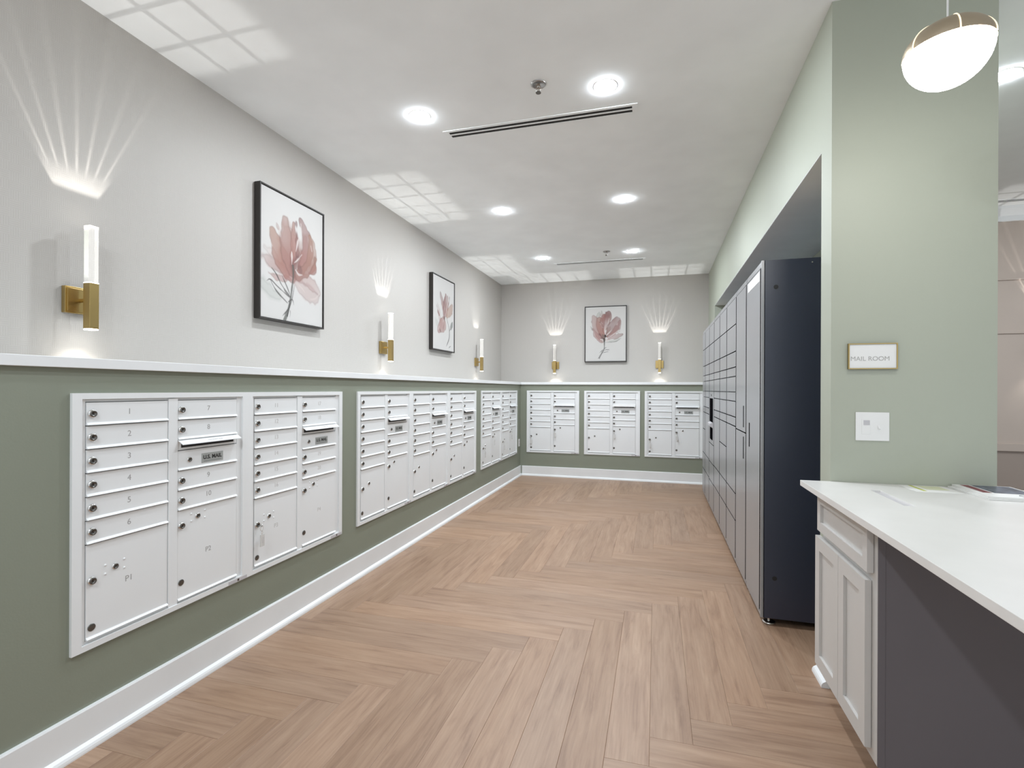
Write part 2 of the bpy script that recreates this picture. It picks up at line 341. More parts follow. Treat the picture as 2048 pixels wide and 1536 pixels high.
def make_unit():
    t = thing('mailbox_unit', 'x', 'mailbox')
    # body set into the wall, trim frame with a bevelled face, centre mullion
    b = MB(); i0, i1, j0, j1 = 0.035, 0.817, 0.403 - BZ0, 1.355 - BZ0
    HH = BZ1 - BZ0
    b.box(0.018, UW - 0.018, 0.012, 0.40, 0.016, HH - 0.016)
    b.build('body', 'gapshade', t)
    f = MB()
    for (x0, x1, z0, z1) in ((0.0, i0, 0.0, HH), (i1, UW, 0.0, HH), (i0, i1, 0.0, j0), (i0, i1, j1, HH)):
        f.box(x0, x1, -0.012, 0.012, z0, z1)
    f.build('trim_frame', 'box', t)
    f = MB()
    f.box(i0, 0.0515, -0.002, 0.012, j0, j1).box(0.396, 0.4415, -0.007, 0.012, j0, j1 - 0.004).box(0.786, i1, -0.002, 0.012, j0, j1)
    f.box(0.0515, 0.396, 0.002, 0.012, j0, 0.414 - BZ0).box(0.4415, 0.786, 0.002, 0.012, j0, 0.412 - BZ0).box(0.0515, 0.786, 0.004, 0.012, 1.344 - BZ0, j1)
    f.build('face_frame', 'box', t)
    L = {}
    def door(key, x, z, name):
        return put(name, DM[key], t, (x, 0, z - BZ0))
    c1, c2 = 0.053, 0.4425
    for k in range(6):
        d_ = door(1, c1, 1.343 - P * (k + 1), 'mail_door'); put('lock', LOCK, d_, (0.022, FACE, 0.047)); L[k + 1] = d_
    d_ = door('p1', c1, 0.415, 'parcel_door'); L['P1'] = d_
    put('lock', LOCK, d_, (0.022, FACE, 0.228)); put('arrow_lock', LOCK2, d_, (0.112, FACE, 0.256)); put('lock_plug', PLUG, d_, (0.022, FACE, 0.046))
    for k in range(2):
        d_ = door(1, c2, 1.343 - P * (k + 1), 'mail_door'); put('lock', LOCK, d_, (0.020, FACE, 0.047)); L[7 + k] = d_
    # outgoing slot: fixed plate under a flap that tilts out
    sp = MB().box(c2 + 0.0015, c2 + CW - 0.0015, -0.002, 0.004, 1.111 - BZ0, 1.157 - BZ0); sp.box(c2 + 0.02, c2 + CW - 0.02, -0.0024, -0.001, 1.121 - BZ0, 1.150 - BZ0, 1)
    sp.build('slot_plate', ['box', 'black'], t)
    fl = MB().prism([(-0.003, 0.0), (-0.036, -0.020), (-0.0365, -0.0235), (-0.034, -0.0235), (-0.003, -0.0045)], 'x', 0.001, CW - 0.001)
    flap = fl.build('mail_slot_flap', 'box', t, (c2, 0, 1.160 - BZ0))
    L['flap'] = flap
    d_ = door('us', c2, 1.015, 'outgoing_mail_door'); L['us'] = d_
    put('lock', LOCK2, d_, (0.062, FACE, 0.046))
    pl = MB().box(0.128, 0.253, -0.0062, -0.0045, 0.020, 0.066).build('mail_label', 'plate', d_)
    for k in range(2):
        d_ = door(1, c2, 1.015 - P * (k + 1), 'mail_door'); put('lock', LOCK, d_, (0.020, FACE, 0.045)); L[9 + k] = d_
    d_ = door('p2', c2, 0.412, 'parcel_door'); L['P2'] = d_
    put('lock', LOCK, d_, (0.020, FACE, 0.346)); put('arrow_lock', LOCK2, d_, (0.108, FACE, 0.373)); put('lock_plug', PLUG, d_, (0.020, FACE, 0.082))
    st = MB().box(UW - 0.125, UW - 0.004, -0.0128, -0.012, 0.002, 0.018); st.box(UW - 0.068, UW - 0.056, -0.0131, -0.0128, 0.004, 0.016, 1)
    st.build('maker_label', ['greyplastic', 'steel'], t)
    return t, L
def mail_words(door):
    text('lettering', 'U.S. MAIL', 0.0265, door, (0.190, -0.0066, 0.046), 'blackink', bold=0.0008)
    MB().box(0.140, 0.241, -0.0067, -0.0062, 0.0275, 0.0285).build('underline', 'blackink', door)
proto, L = make_unit(); mail_words(L['us'])
units = []
places = [(-A, b0 + k * UW, PI / 2) for b0, n in banks for k in range(n)] + [(x, D, 0.0) for x in backx]
labels = ['white mailbox unit numbered 1 to 10, nearest the camera on the left wall', 'white mailbox unit with a key hanging, beside the unit numbered 1 to 10',
          'white mailbox unit at the near end of the three-unit bank on left wall', 'middle mailbox unit of the three-unit bank on the left wall',
          'mailbox unit at the far end of the three-unit bank on left wall', 'near unit of the last mailbox pair before the far corner, left wall',
          'left-wall mailbox unit right beside the far room corner and outlet', 'leftmost of the three mailbox units on the far end wall',
          'middle one of the three mailbox units on the far end wall', 'mailbox unit on the far end wall next to the parcel lockers']
for k, (x, y, rz) in enumerate(places):
    u = proto if k == 0 else copy_tree(proto)
    units.append(u); u['label'] = labels[k]; u['group'] = 'wall mailbox units'
    u.rotation_euler = (0, 0, rz); u.location = (x, y, BZ0)
# engraved numbers and rivets on the two nearest units
def named(u, nm): return sorted([c for c in u.children if c.name.split('.')[0] == nm], key=lambda o: (round(o.location.x, 2), -o.location.z))
for ui, (nums, par) in enumerate((([str(i) for i in range(1, 11)], ['P1', 'P2']), ([str(i) for i in range(11, 21)], ['P3', 'P4']))):
    u = units[ui]
    for d_, s_ in zip(named(u, 'mail_door'), nums):
        text('number', s_, 0.034, d_, (0.168, FACE - 0.0003, 0.050), 'ink' if ui == 0 else 'paleink')
    for d_, s_, zz, rv in zip(named(u, 'parcel_door'), par, (0.188, 0.195), (0.256, 0.373)):
        text('number', s_, 0.034, d_, (0.168, FACE - 0.0003, zz), 'ink' if ui == 0 else 'paleink')
        for dx, dz in ((-0.037, 0.016), (-0.037, -0.019), (0.038, 0.018), (0.038, -0.018)):
            put('rivet', RIVET, d_, (0.110 + dx, FACE, rv + dz))
    fl = named(u, 'mail_slot_flap')[0]
    tx = text('lettering', 'OUTGOING MAIL', 0.011, fl, (0.19, -0.0255, -0.0130), 'paleink'); tx.rotation_euler = (math.atan2(0.020, 0.033), 0, 0)

# keys with plastic tags left hanging in parcel locks
def make_keys():
    t = thing('key_set', 'x', 'keys')
    k = MB(); k.cyl(0.0085, -0.0012, 0.0012, (0, -0.020, -0.002), 'x', 14); k.box(-0.0012, 0.0012, -0.014, 0.0, -0.004, 0.004)
    k.build('key', 'chrome', t)
    r = MB(); r.tube([(0.002 + 0.011 * math.sin(a), -0.021, -0.018 - 0.014 * math.cos(a)) for a in [2 * PI * i / 16 for i in range(17)]], 0.0011, 6)
    r.build('key_ring', 'chrome', t)
    r = MB(); r.tube([(0.004 + 0.004 * math.sin(a), -0.021, -0.042 - 0.011 * math.cos(a)) for a in [2 * PI * i / 12 for i in range(13)]], 0.0012, 6)
    r.build('chain_link', 'chrome', t)
    g_ = MB().box(-0.010, 0.022, -0.0225, -0.0195, -0.118, -0.052).build('key_tag', 'clear', t, bevel=0.0012)
    MB().box(0.006, 0.018, -0.0232, -0.0225, -0.100, -0.066).build('tag_insert', 'paleink', g_)
    return t
kp = make_keys(); first = True
keyspots = [(1, 0, 'key and clear tag hanging from the parcel lock beside P3 lettering'),
            (5, 0, 'key and tag in the left parcel lock of the near unit, last left-wall pair'), (5, 1, 'key and tag in the right parcel lock of the near unit, last left-wall pair'),
            (6, 0, 'key and tag in the left parcel lock of the unit beside the far corner'), (6, 1, 'key and tag in the right parcel lock of the unit beside the far corner'),
            (7, 0, 'key and tag in the left parcel lock of the leftmost far-wall unit'), (7, 1, 'key and tag in the right parcel lock of the leftmost far-wall unit'),
            (8, 1, 'key and tag hanging in the middle far-wall mailbox unit'),
            (9, 0, 'key and tag in the left parcel lock of the unit next to lockers'), (9, 1, 'key and tag in the right parcel lock of the unit next to lockers')]
for ui, col, lab in keyspots:
    k = kp if first else copy_tree(kp); first = False
    lx, lz = ((0.075, 0.643 - BZ0) if col == 0 else (0.4625, 0.758 - BZ0))
    R_ = Matrix.Rotation(places[ui][2], 3, 'Z'); q = R_ @ Vector((lx, FACE - 0.0095, lz))
    k.location = Vector((places[ui][0], places[ui][1], BZ0)) + q; k.rotation_euler = (0, 0, places[ui][2]); tag(k, lab, 'keys', 'keys left in parcel locks')

# ================================================================== PARCEL LOCKERS
XF, XBK = 0.604, 1.20
doorz = [1.922, 1.707, 1.582, 1.508, 1.384, 1.310, 1.185, 1.111]
def tower(y0, y1, label, zs, kiosk=None, handles=None, single=False, post=False):
    """parts are given in a frame whose x is world Y from y0, y is depth behind the front, z up"""
    t = thing('parcel_locker', label, 'locker', (XF, y0, 0), 0, 'parcel lockers in the recess')
    wd = y1 - y0
    b = MB()
    b.box(0.018, XBK - XF, 0.0004, wd - 0.0004, 0.045, 2.172, 1)
    b.box(0.014, 0.018, 0.0004, 0.0075, 0.045, 2.172).box(0.014, 0.018, wd - 0.0075, wd - 0.0004, 0.045, 2.172)
    b.box(0.004, 0.018, 0.0075, wd - 0.0075, 2.139, 2.172).box(0.004, 0.018, 0.0075, wd - 0.0075, 0.045, 0.068)
    if post: b.box(0.0, 0.018, 0.0004, 0.020, 0.045, 2.172)
    b.build('body', ['lockergrey', 'navy'], t)
    def door(za, zb, name='locker_door'):
        e = 0.011 if not single else 0.0
        ya, yb = (0.046 if post else 0.014, wd - 0.014)
        mb = MB().box(0.0, 0.017, ya, yb, za + 0.004, zb - 0.004); mb.mi = [1, 1, 1, 0, 1, 0]  # edge faces blackened to paint the shade in the door gaps
        return mb.build(name, ['lockergrey', 'slotblack'], t)
    for za, zb in zip(zs[1:], zs[:-1]):
        if kiosk and abs(zb - kiosk[0]) < 1e-6:
            k = door(za, zb, 'kiosk_panel')
            MB().cyl(0.011, -0.004, 0.001, (0, wd / 2, zb - 0.045), 'x', 16).build('camera_lens', 'black', k)
            MB().box(-0.004, 0.001, 0.10, wd - 0.10, zb - 0.345, zb - 0.08).build('screen', 'slotblack', k, bevel=0.001)
            MB().prism([(0.001, zb - 0.40), (-0.030, zb - 0.385), (-0.030, zb - 0.36), (0.001, zb - 0.345)], 'y', 0.12, wd - 0.12).build('scanner', 'greyplastic', k)
            MB().box(-0.003, 0.001, 0.12, wd - 0.12, zb - 0.545, zb - 0.41).build('reader_window', 'slotblack', k, bevel=0.001)
            continue
        d_ = door(za, zb)
        if handles:
            for hy, ha, hb in handles:
                if za < ha and hb < zb:
                    MB().box(-0.0015, 0.001, hy - 0.011, hy + 0.011, ha, hb).build('slot_handle', 'slotblack', d_)
    for fx in (0.055, XBK - XF - 0.06):
        for fy in (0.05, wd - 0.05):
            f = MB().lathe([(0.0002, 0.012), (0.030, 0.012), (0.036, 0.008), (0.037, 0.0), (0.0002, 0.0)], (fx, fy, 0), 'z', 20)
            f.cyl(0.008, 0.010, 0.047, (fx, fy, 0), 'z', 10); f.build('levelling_foot', 'chrome', t)
    return t
tw = tower(3.302, 3.833, 'grey locker tower with one full-height door and navy side, by the counter', [2.135, 0.072], handles=[(0.397, 1.02, 1.18)], post=True)
MB().box(-0.0012, 0.001, 0.062, 0.467, 2.062, 2.122).build('sticker', 'white', tw)
for lx, lz, r_ in ((0.077, 2.011, 0.013), (0.075, 0.284, 0.013), (0.268, 2.146, 0.004)):
    MB().cyl(r_, -0.0015, 0.004, (lx, 0, lz), 'y', 16).build('side_disc', 'black' if r_ > 0.01 else 'chrome', tw)  # black discs paint in the dark of two open holes; chrome one a dot
tower(3.833, 4.298, 'locker tower with two tall slotted doors, second from the navy side panel', [2.135, 1.098, 0.072], handles=[(0.102, 1.133, 1.287), (0.100, 0.908, 1.066)])
A_ = [2.135] + doorz + [0.582, 0.370, 0.072]; B_ = [2.135] + doorz + [0.893, 0.582, 0.370, 0.072]
tower(4.298, 4.845, 'locker tower of small doors, third from the navy side panel', A_)
tower(4.845, 5.352, 'locker tower of small doors, fourth from the navy side panel', B_)
tower(5.352, 5.862, 'locker tower of small doors just before the kiosk column', A_)
tower(5.862, 6.362, 'locker tower with the dark kiosk screen and scanner', [2.135, 1.922, 1.707, 1.582, 1.508, 1.384, 0.790, 0.575, 0.362, 0.072], kiosk=(1.384,))
tower(6.362, 6.872, 'locker tower of small doors just past the kiosk column', A_)
tower(6.872, 7.245, 'narrow locker tower of small doors at the far end', B_)

# ================================================================== WALL SCONCES
def gobo(ld):
    """square acrylic rod: the beam leaves as a square window with bright bars, as on the wall and ceiling of the photograph"""
    ld.use_nodes = True; nt = ld.node_tree; n, l = nt.nodes, nt.links; em = n['Emission']
    tc = n.new('ShaderNodeTexCoord'); sp = n.new('ShaderNodeSeparateXYZ'); l.new(tc.outputs['Normal'], sp.inputs[0])
    def mt(op, *a):
        k = n.new('ShaderNodeMath'); k.operation = op
        for i, v in enumerate(a):
            if isinstance(v, (int, float)): k.inputs[i].default_value = v
            else: l.new(v, k.inputs[i])
        return k.outputs[0]
    def ss(v, a, b):
        k = n.new('ShaderNodeMapRange'); k.interpolation_type = 'SMOOTHSTEP'; k.inputs[1].default_value = a; k.inputs[2].default_value = b; l.new(v, k.inputs[0]); return k.outputs[0]
    az = mt('MAXIMUM', mt('ABSOLUTE', sp.outputs[2]), 0.05)
    px = mt('DIVIDE', sp.outputs[0], az); py = mt('DIVIDE', sp.outputs[1], az)
    ax, ay = mt('ABSOLUTE', px), mt('ABSOLUTE', py)
    inside = mt('MULTIPLY', ss(ax, 0.62, 0.54), ss(ay, 0.62, 0.50))
    def bars(v, c, wd):                                       # dark separator
        return ss(mt('ABSOLUTE', mt('SUBTRACT', v, c)), wd * 0.4, wd)
    panes = mt('MULTIPLY', mt('MULTIPLY', bars(ax, 0.12, 0.02), bars(ax, 0.36, 0.022)), mt('MULTIPLY', bars(ay, 0.12, 0.02), bars(ay, 0.36, 0.022)))
    streak = mt('POWER', mt('MAXIMUM', mt('COSINE', mt('MULTIPLY', px, 2 * PI / 0.155)), 0.0), 3.0)
    wall = ss(py, -0.085, -0.095)                             # towards the wall
    band = ss(py, -0.30, -0.40)
    iw = mt('ADD', mt('MULTIPLY', band, 0.33), mt('MULTIPLY', mt('ADD', mt('MULTIPLY', streak, 0.62), 0.12), mt('SUBTRACT', 1.0, band)))
    ic = mt('ADD', mt('MULTIPLY', panes, 0.50), 0.22)
    tot = mt('ADD', mt('MULTIPLY', wall, iw), mt('MULTIPLY', mt('SUBTRACT', 1.0, wall), ic))
    l.new(mt('MULTIPLY', inside, tot), em.inputs['Strength'])
def make_sconce():
    t = thing('wall_sconce', 'x', 'sconce')
    R0 = -0.095                                               # rod axis in front of the wall
    MB().box(-0.062, 0.062, -0.024, 0.0, 0.078, 0.200).build('back_plate', 'brass', t, bevel=0.0015)
    MB().box(-0.054, 0.054, -0.028, -0.024, 0.086, 0.192).build('plate_cover', 'brass', t, bevel=0.001)
    MB().cyl(0.009, R0 + 0.018, -0.028, (0, 0, 0.139), 'y', 16).build('arm', 'brass', t)
    MB().box(-0.0205, 0.0205, R0 - 0.0205, R0 + 0.0205, 0.006, 0.216).build('body', 'brass', t, bevel=0.0012)
    rod = MB().box(-0.019, 0.019, R0 - 0.019, R0 + 0.019, 0.219, 0.476).build('acrylic_rod', 'acrylic', t, bevel=0.001)
    MB().box(-0.019, 0.019, R0 - 0.019, R0 + 0.019, 0.476, 0.479).build('rod_tip', 'glow', rod)
    MB().box(-0.020, 0.020, R0 - 0.020, R0 + 0.020, 0.216, 0.219).build('rod_foot', 'glow', rod)
    MB().box(-0.019, 0.019, R0 - 0.019, R0 + 0.019, 0.0, 0.006).build('lower_lens', 'glow', t)
    l1 = bpy.data.lights.new('uplight', 'SPOT'); l1.energy = UP_W; l1.spot_size = math.radians(84); l1.spot_blend = 0.05; l1.shadow_soft_size = 0.003; l1.color = (1, 0.98, 0.95); gobo(l1)
    o = put('uplight', l1, t, (0, R0, 0.486), (PI, 0, 0))
    l2 = bpy.data.lights.new('downlight', 'SPOT'); l2.energy = DN_W; l2.spot_size = math.radians(110); l2.spot_blend = 0.7; l2.shadow_soft_size = 0.012; l2.color = (1, 0.95, 0.87)
    put('downlight', l2, t, (0, R0, -0.004), (0, 0, 0))
    return t
sp_ = make_sconce()
SZ = 1.665
spots = [(XL, 1.710, PI / 2, 'brass wall sconce nearest the camera on the left wall'), (XL, 4.452, PI / 2, 'brass wall sconce between the two flower paintings on the left wall'),
         (XL, 7.150, PI / 2, 'brass wall sconce nearest the far corner on the left wall'), (-1.640, YB, 0, 'brass sconce left of the flower painting on the far wall'),
         (0.052, YB, 0, 'brass sconce right of the flower painting on the far wall'),
         (3.63, HY, 0, 'brass sconce on the taupe hall wall past the green partition')]
for k, (x, y, rz, lab) in enumerate(spots):
    s_ = sp_ if k == 0 else copy_tree(sp_)
    s_.location = (x, y, SZ); s_.rotation_euler = (0, 0, rz); tag(s_, lab, 'sconce', 'brass and acrylic wall sconces')

# ================================================================== FLOWER PAINTINGS
class Paint:
    def __init__(s, nu=150, nv=204, base=(0.70, 0.685, 0.665), seed=1):
        s.nu, s.nv = nu, nv
        s.u, s.v = np.meshgrid(np.linspace(0, 1, nu), np.linspace(0, 1, nv)); s.x, s.y = s.u * 0.74, s.v
        s.c = np.ones((nv, nu, 3)) * np.array(base); s.rs = np.random.RandomState(seed)
        s.n = s.noise(6) ; s.n2 = s.noise(22)
        s.c *= (1 + 0.03 * (s.n - 0.5))[..., None]
    def noise(s, k):
        g = s.rs.rand(k + 3, k + 3); fu, fv = s.u * k, s.v * k
        i, j = fv.astype(int), fu.astype(int); a, b = fv - i, fu - j; a = a * a * (3 - 2 * a); b = b * b * (3 - 2 * b)
        return (g[i, j] * (1 - b) + g[i, j + 1] * b) * (1 - a) + (g[i + 1, j] * (1 - b) + g[i + 1, j + 1] * b) * a
    def dist(s, pts, ws):
        """largest (width - distance) to a polyline whose half-width changes along it"""
        best = np.full(s.x.shape, -9.0); tt = np.zeros(s.x.shape)
        n = len(pts)
        for k in range(n - 1):
            ax, ay = pts[k][0] * 0.74, pts[k][1]; bx, by = pts[k + 1][0] * 0.74, pts[k + 1][1]
            dx, dy = bx - ax, by - ay; L2 = dx * dx + dy * dy + 1e-9
            t = np.clip(((s.x - ax) * dx + (s.y - ay) * dy) / L2, 0, 1)
            d = np.hypot(s.x - ax - t * dx, s.y - ay - t * dy); w = ws[k] + (ws[k + 1] - ws[k]) * t
            m = (w - d) > best; best = np.where(m, w - d, best); tt = np.where(m, (k + t) / (n - 1), tt)
        return best, tt
    def petal(s, pts, ws, col, col2=None, al=0.8, soft=0.010, wob=0.012, edge=0.25):
        pts, ws = spline(pts, ws); ws = [x * 1.12 for x in ws]
        d, t = s.dist(pts, ws); d = d + wob * (s.n2 - 0.5) * 2
        a = np.clip(d / soft, 0, 1) * al * (0.72 + 0.5 * (s.n - 0.2))
        e = np.exp(-((d - soft) / 0.008) ** 2) * edge
        col2 = col2 or col
        cc = np.array(col)[None, None] * (1 - t)[..., None] + np.array(col2)[None, None] * t[..., None]
        cc = cc * np.array([0.90, 0.92, 0.95]) * (1 - e)[..., None]; a = np.clip(a, 0, 1)[..., None]
        s.c = s.c * (1 - a) + cc * a
    def line(s, pts, ws, col, al=0.9): s.petal(pts, ws, col, None, al, 0.004, 0.002, 0)
def spline(pts, ws, k=6):
    P = [(*p, w_) for p, w_ in zip(pts, ws)]; out = []
    for i in range(len(P) - 1):
        p0, p1, p2, p3 = P[max(i - 1, 0)], P[i], P[i + 1], P[min(i + 2, len(P) - 1)]
        for j in range(k):
            t = j / k
            out.append(tuple(0.5 * (2 * b + (c - a) * t + (2 * a - 5 * b + 4 * c - d) * t * t + (3 * b - a - 3 * c + d) * t ** 3) for a, b, c, d in zip(p0, p1, p2, p3)))
    out.append(P[-1])
    return [(a, b) for a, b, _ in out], [max(0.001, c) for _, _, c in out]
ROSE, PEACH, MAUVE, PALE, DK, GRN, WASH, LIGHT = (0.42, 0.20, 0.17), (0.46, 0.26, 0.18), (0.26, 0.12, 0.115), (0.60, 0.45, 0.41), (0.045, 0.040, 0.036), (0.10, 0.105, 0.085), (0.52, 0.54, 0.48), (0.74, 0.63, 0.58)
def rect(x, y, xl, xr, tl, tr, bl, br):
    t = (x - xl) / (xr - xl); hl, hr = bl - tl, br - tr
    u = t * hr / ((1 - t) * hl + t * hr)
    yt, yb = tl + (tr - tl) * t, bl + (br - bl) * t
    return (u, (y - yt) / (yb - yt))
def paint1():
    p = Paint(seed=3); q = lambda *a: [rect(x, y, 195, 755, 112, 405, 1322, 1420) for x, y in a]
    p.petal(q((205, 1000), (290, 1100), (370, 1150)), [0.05, 0.06, 0.03], WASH, None, 0.45, 0.03)
    p.petal(q((500, 980), (600, 1090), (690, 1150)), [0.03, 0.075, 0.06], PALE, (0.58, 0.42, 0.38), 0.75, 0.02)
    p.petal(q((520, 960), (640, 1010), (720, 1100)), [0.03, 0.06, 0.035], (0.52, 0.33, 0.29), PALE, 0.75, 0.015)
    p.petal(q((450, 560), (480, 720), (490, 920)), [0.10, 0.15, 0.08], (0.50, 0.33, 0.28), (0.44, 0.25, 0.21), 0.75, 0.05, 0.03)
    p.petal(q((600, 620), (600, 760), (560, 930)), [0.06, 0.09, 0.06], (0.48, 0.31, 0.26), ROSE, 0.75, 0.04, 0.02)
    p.petal(q((225, 770), (300, 830), (430, 920)), [0.035, 0.05, 0.05], PALE, ROSE, 0.8, 0.02)
    p.petal(q((240, 700), (300, 740), (350, 800)), [0.03, 0.045, 0.03], LIGHT, PALE, 0.6, 0.02)
    p.petal(q((275, 930), (350, 970), (470, 985)), [0.012, 0.03, 0.02], (0.56, 0.36, 0.32), ROSE, 0.75)
    p.petal(q((300, 530), (335, 640), (390, 800), (470, 950)), [0.03, 0.055, 0.085, 0.06], PEACH, ROSE, 0.9, 0.01)
    p.petal(q((420, 440), (425, 560), (440, 740), (480, 930)), [0.035, 0.06, 0.075, 0.04], (0.48, 0.31, 0.26), (0.40, 0.20, 0.17), 0.85, 0.01)
    p.petal(q((340, 470), (360, 520)), [0.012, 0.018], (0.55, 0.38, 0.33), None, 0.7)
    p.petal(q((490, 480), (500, 640), (490, 820)), [0.02, 0.045, 0.04], (0.46, 0.27, 0.22), ROSE, 0.8)
    p.petal(q((555, 450), (600, 560), (620, 740), (560, 900)), [0.022, 0.05, 0.07, 0.05], (0.34, 0.19, 0.17), ROSE, 0.9, 0.01)
    p.petal(q((640, 600), (660, 720), (650, 860), (540, 940)), [0.02, 0.055, 0.06, 0.05], PEACH, (0.38, 0.20, 0.165), 0.85, 0.01)
    p.petal(q((690, 800), (680, 900), (640, 930)), [0.02, 0.035, 0.02], (0.38, 0.20, 0.15), ROSE, 0.8)
    p.petal(q((520, 460), (525, 600), (530, 760)), [0.014, 0.016, 0.03], MAUVE, (0.33, 0.17, 0.15), 0.75)
    p.petal(q((540, 780), (500, 860), (490, 960)), [0.035, 0.05, 0.025], MAUVE, (0.22, 0.115, 0.10), 0.55, 0.03)
    p.petal(q((550, 880), (560, 920)), [0.035, 0.03], (0.27, 0.14, 0.13), None, 0.6, 0.02)
    for a, w_ in ((((545, 600), (530, 660), (515, 735)), [0.004, 0.011, 0.003]), (((478, 735), (480, 790), (478, 850)), [0.006, 0.010, 0.003]), (((570, 760), (530, 810), (500, 835)), [0.003, 0.008, 0.004]),
                  (((515, 900), (540, 940), (575, 945)), [0.008, 0.012, 0.006]), (((365, 510), (372, 560), (378, 600)), [0.007, 0.006, 0.002]), (((560, 480), (565, 540), (570, 585)), [0.006, 0.009, 0.003]),
                  (((465, 460), (460, 510)), [0.005, 0.003]), (((650, 680), (660, 730)), [0.007, 0.004]), (((545, 1040), (575, 1070), (600, 1110)), [0.003, 0.008, 0.003]), (((650, 1165), (690, 1160), (735, 1110)), [0.005, 0.009, 0.003]),
                  (((285, 640), (300, 680)), [0.006, 0.004])):
        p.petal(q(*a), w_, LIGHT, None, 0.95, 0.004, 0.003, 0)
    p.line(q((490, 860), (492, 960), (478, 1100), (455, 1240), (415, 1360)), [0.010, 0.011, 0.011, 0.013, 0.016], GRN, 0.85)
    p.line(q((488, 980), (465, 1180), (440, 1320)), [0.004, 0.006, 0.007], DK)
    for a in (((250, 1000), (285, 985), (350, 1050), (460, 1150)), ((285, 990), (340, 1090), (440, 1200)), ((295, 880), (340, 940), (390, 1040), (465, 1140)), ((390, 950), (430, 1040), (462, 1120)), ((505, 1040), (485, 1150), (460, 1240)),
              ((395, 1320), (430, 1280), (460, 1240)), ((500, 1225), (485, 1170), (450, 1190)), ((465, 1330), (468, 1270)), ((400, 1060), (430, 1110), (470, 1150))):
        p.line(q(*a), [0.003] + [0.007] * (len(a) - 2) + [0.005], DK, 0.9)
    return p
def paint2():
    p = Paint(seed=8); q = lambda *a: [rect(x, y, 208, 570, 130, 305, 1362, 1422) for x, y in a]
    p.petal(q((250, 870), (290, 960)), [0.03, 0.05], WASH, None, 0.4, 0.03)
    p.petal(q((280, 600), (310, 720), (330, 860)), [0.018, 0.03, 0.04], (0.58, 0.50, 0.44), PALE, 0.5, 0.02)
    p.petal(q((335, 430), (350, 520), (375, 620), (395, 800)), [0.012, 0.035, 0.04, 0.03], (0.33, 0.24, 0.22), ROSE, 0.8)
    p.petal(q((430, 470), (420, 570), (410, 720), (400, 860)), [0.018, 0.045, 0.055, 0.03], (0.36, 0.21, 0.19), (0.34, 0.17, 0.15), 0.85)
    p.petal(q((460, 500), (460, 620), (430, 800)), [0.010, 0.035, 0.05], (0.44, 0.27, 0.23), ROSE, 0.8)
    p.petal(q((495, 500), (485, 600), (460, 720)), [0.007, 0.016, 0.02], (0.22, 0.14, 0.13), ROSE, 0.8)
    p.petal(q((530, 690), (500, 760), (450, 830)), [0.055, 0.075, 0.04], PEACH, (0.50, 0.28, 0.18), 0.8, 0.015)
    p.petal(q((272, 640), (290, 730), (320, 820)), [0.010, 0.016, 0.010], (0.26, 0.14, 0.13), ROSE, 0.85)
    p.petal(q((400, 880), (370, 950), (330, 1030), (300, 1050)), [0.04, 0.08, 0.07, 0.03], ROSE, (0.52, 0.32, 0.29), 0.8, 0.015)
    p.petal(q((420, 940), (410, 1020), (380, 1090)), [0.035, 0.045, 0.025], (0.50, 0.29, 0.26), ROSE, 0.75)
    p.petal(q((330, 1060), (350, 1100)), [0.03, 0.02], (0.28, 0.19, 0.17), None, 0.6, 0.02)
    for a in (((345, 640), (350, 720)), ((300, 680), (318, 770)), ((460, 640), (445, 740)), ((320, 1000), (300, 1050)), ((375, 1040), (365, 1080)), ((395, 890), (385, 925))):
        p.petal(q(*a), [0.006, 0.008], LIGHT, None, 0.9, 0.004, 0.003, 0)
    p.petal(q((405, 850), (408, 910)), [0.016, 0.014], DK, None, 0.85, 0.01)
    p.line(q((445, 870), (470, 960), (492, 1060), (492, 1180), (470, 1260), (440, 1335)), [0.006, 0.008, 0.010, 0.013, 0.010, 0.005], DK, 0.85)
    p.petal(q((545, 930), (530, 1000), (500, 1070)), [0.012, 0.032, 0.012], (0.20, 0.21, 0.185), None, 0.8)
    p.line(q((440, 880), (490, 900), (545, 915)), [0.002, 0.003, 0.002], (0.3, 0.28, 0.25), 0.7)
    p.line(q((485, 1360), (500, 1340), (517, 1330)), [0.004, 0.006, 0.004], DK)
    return p
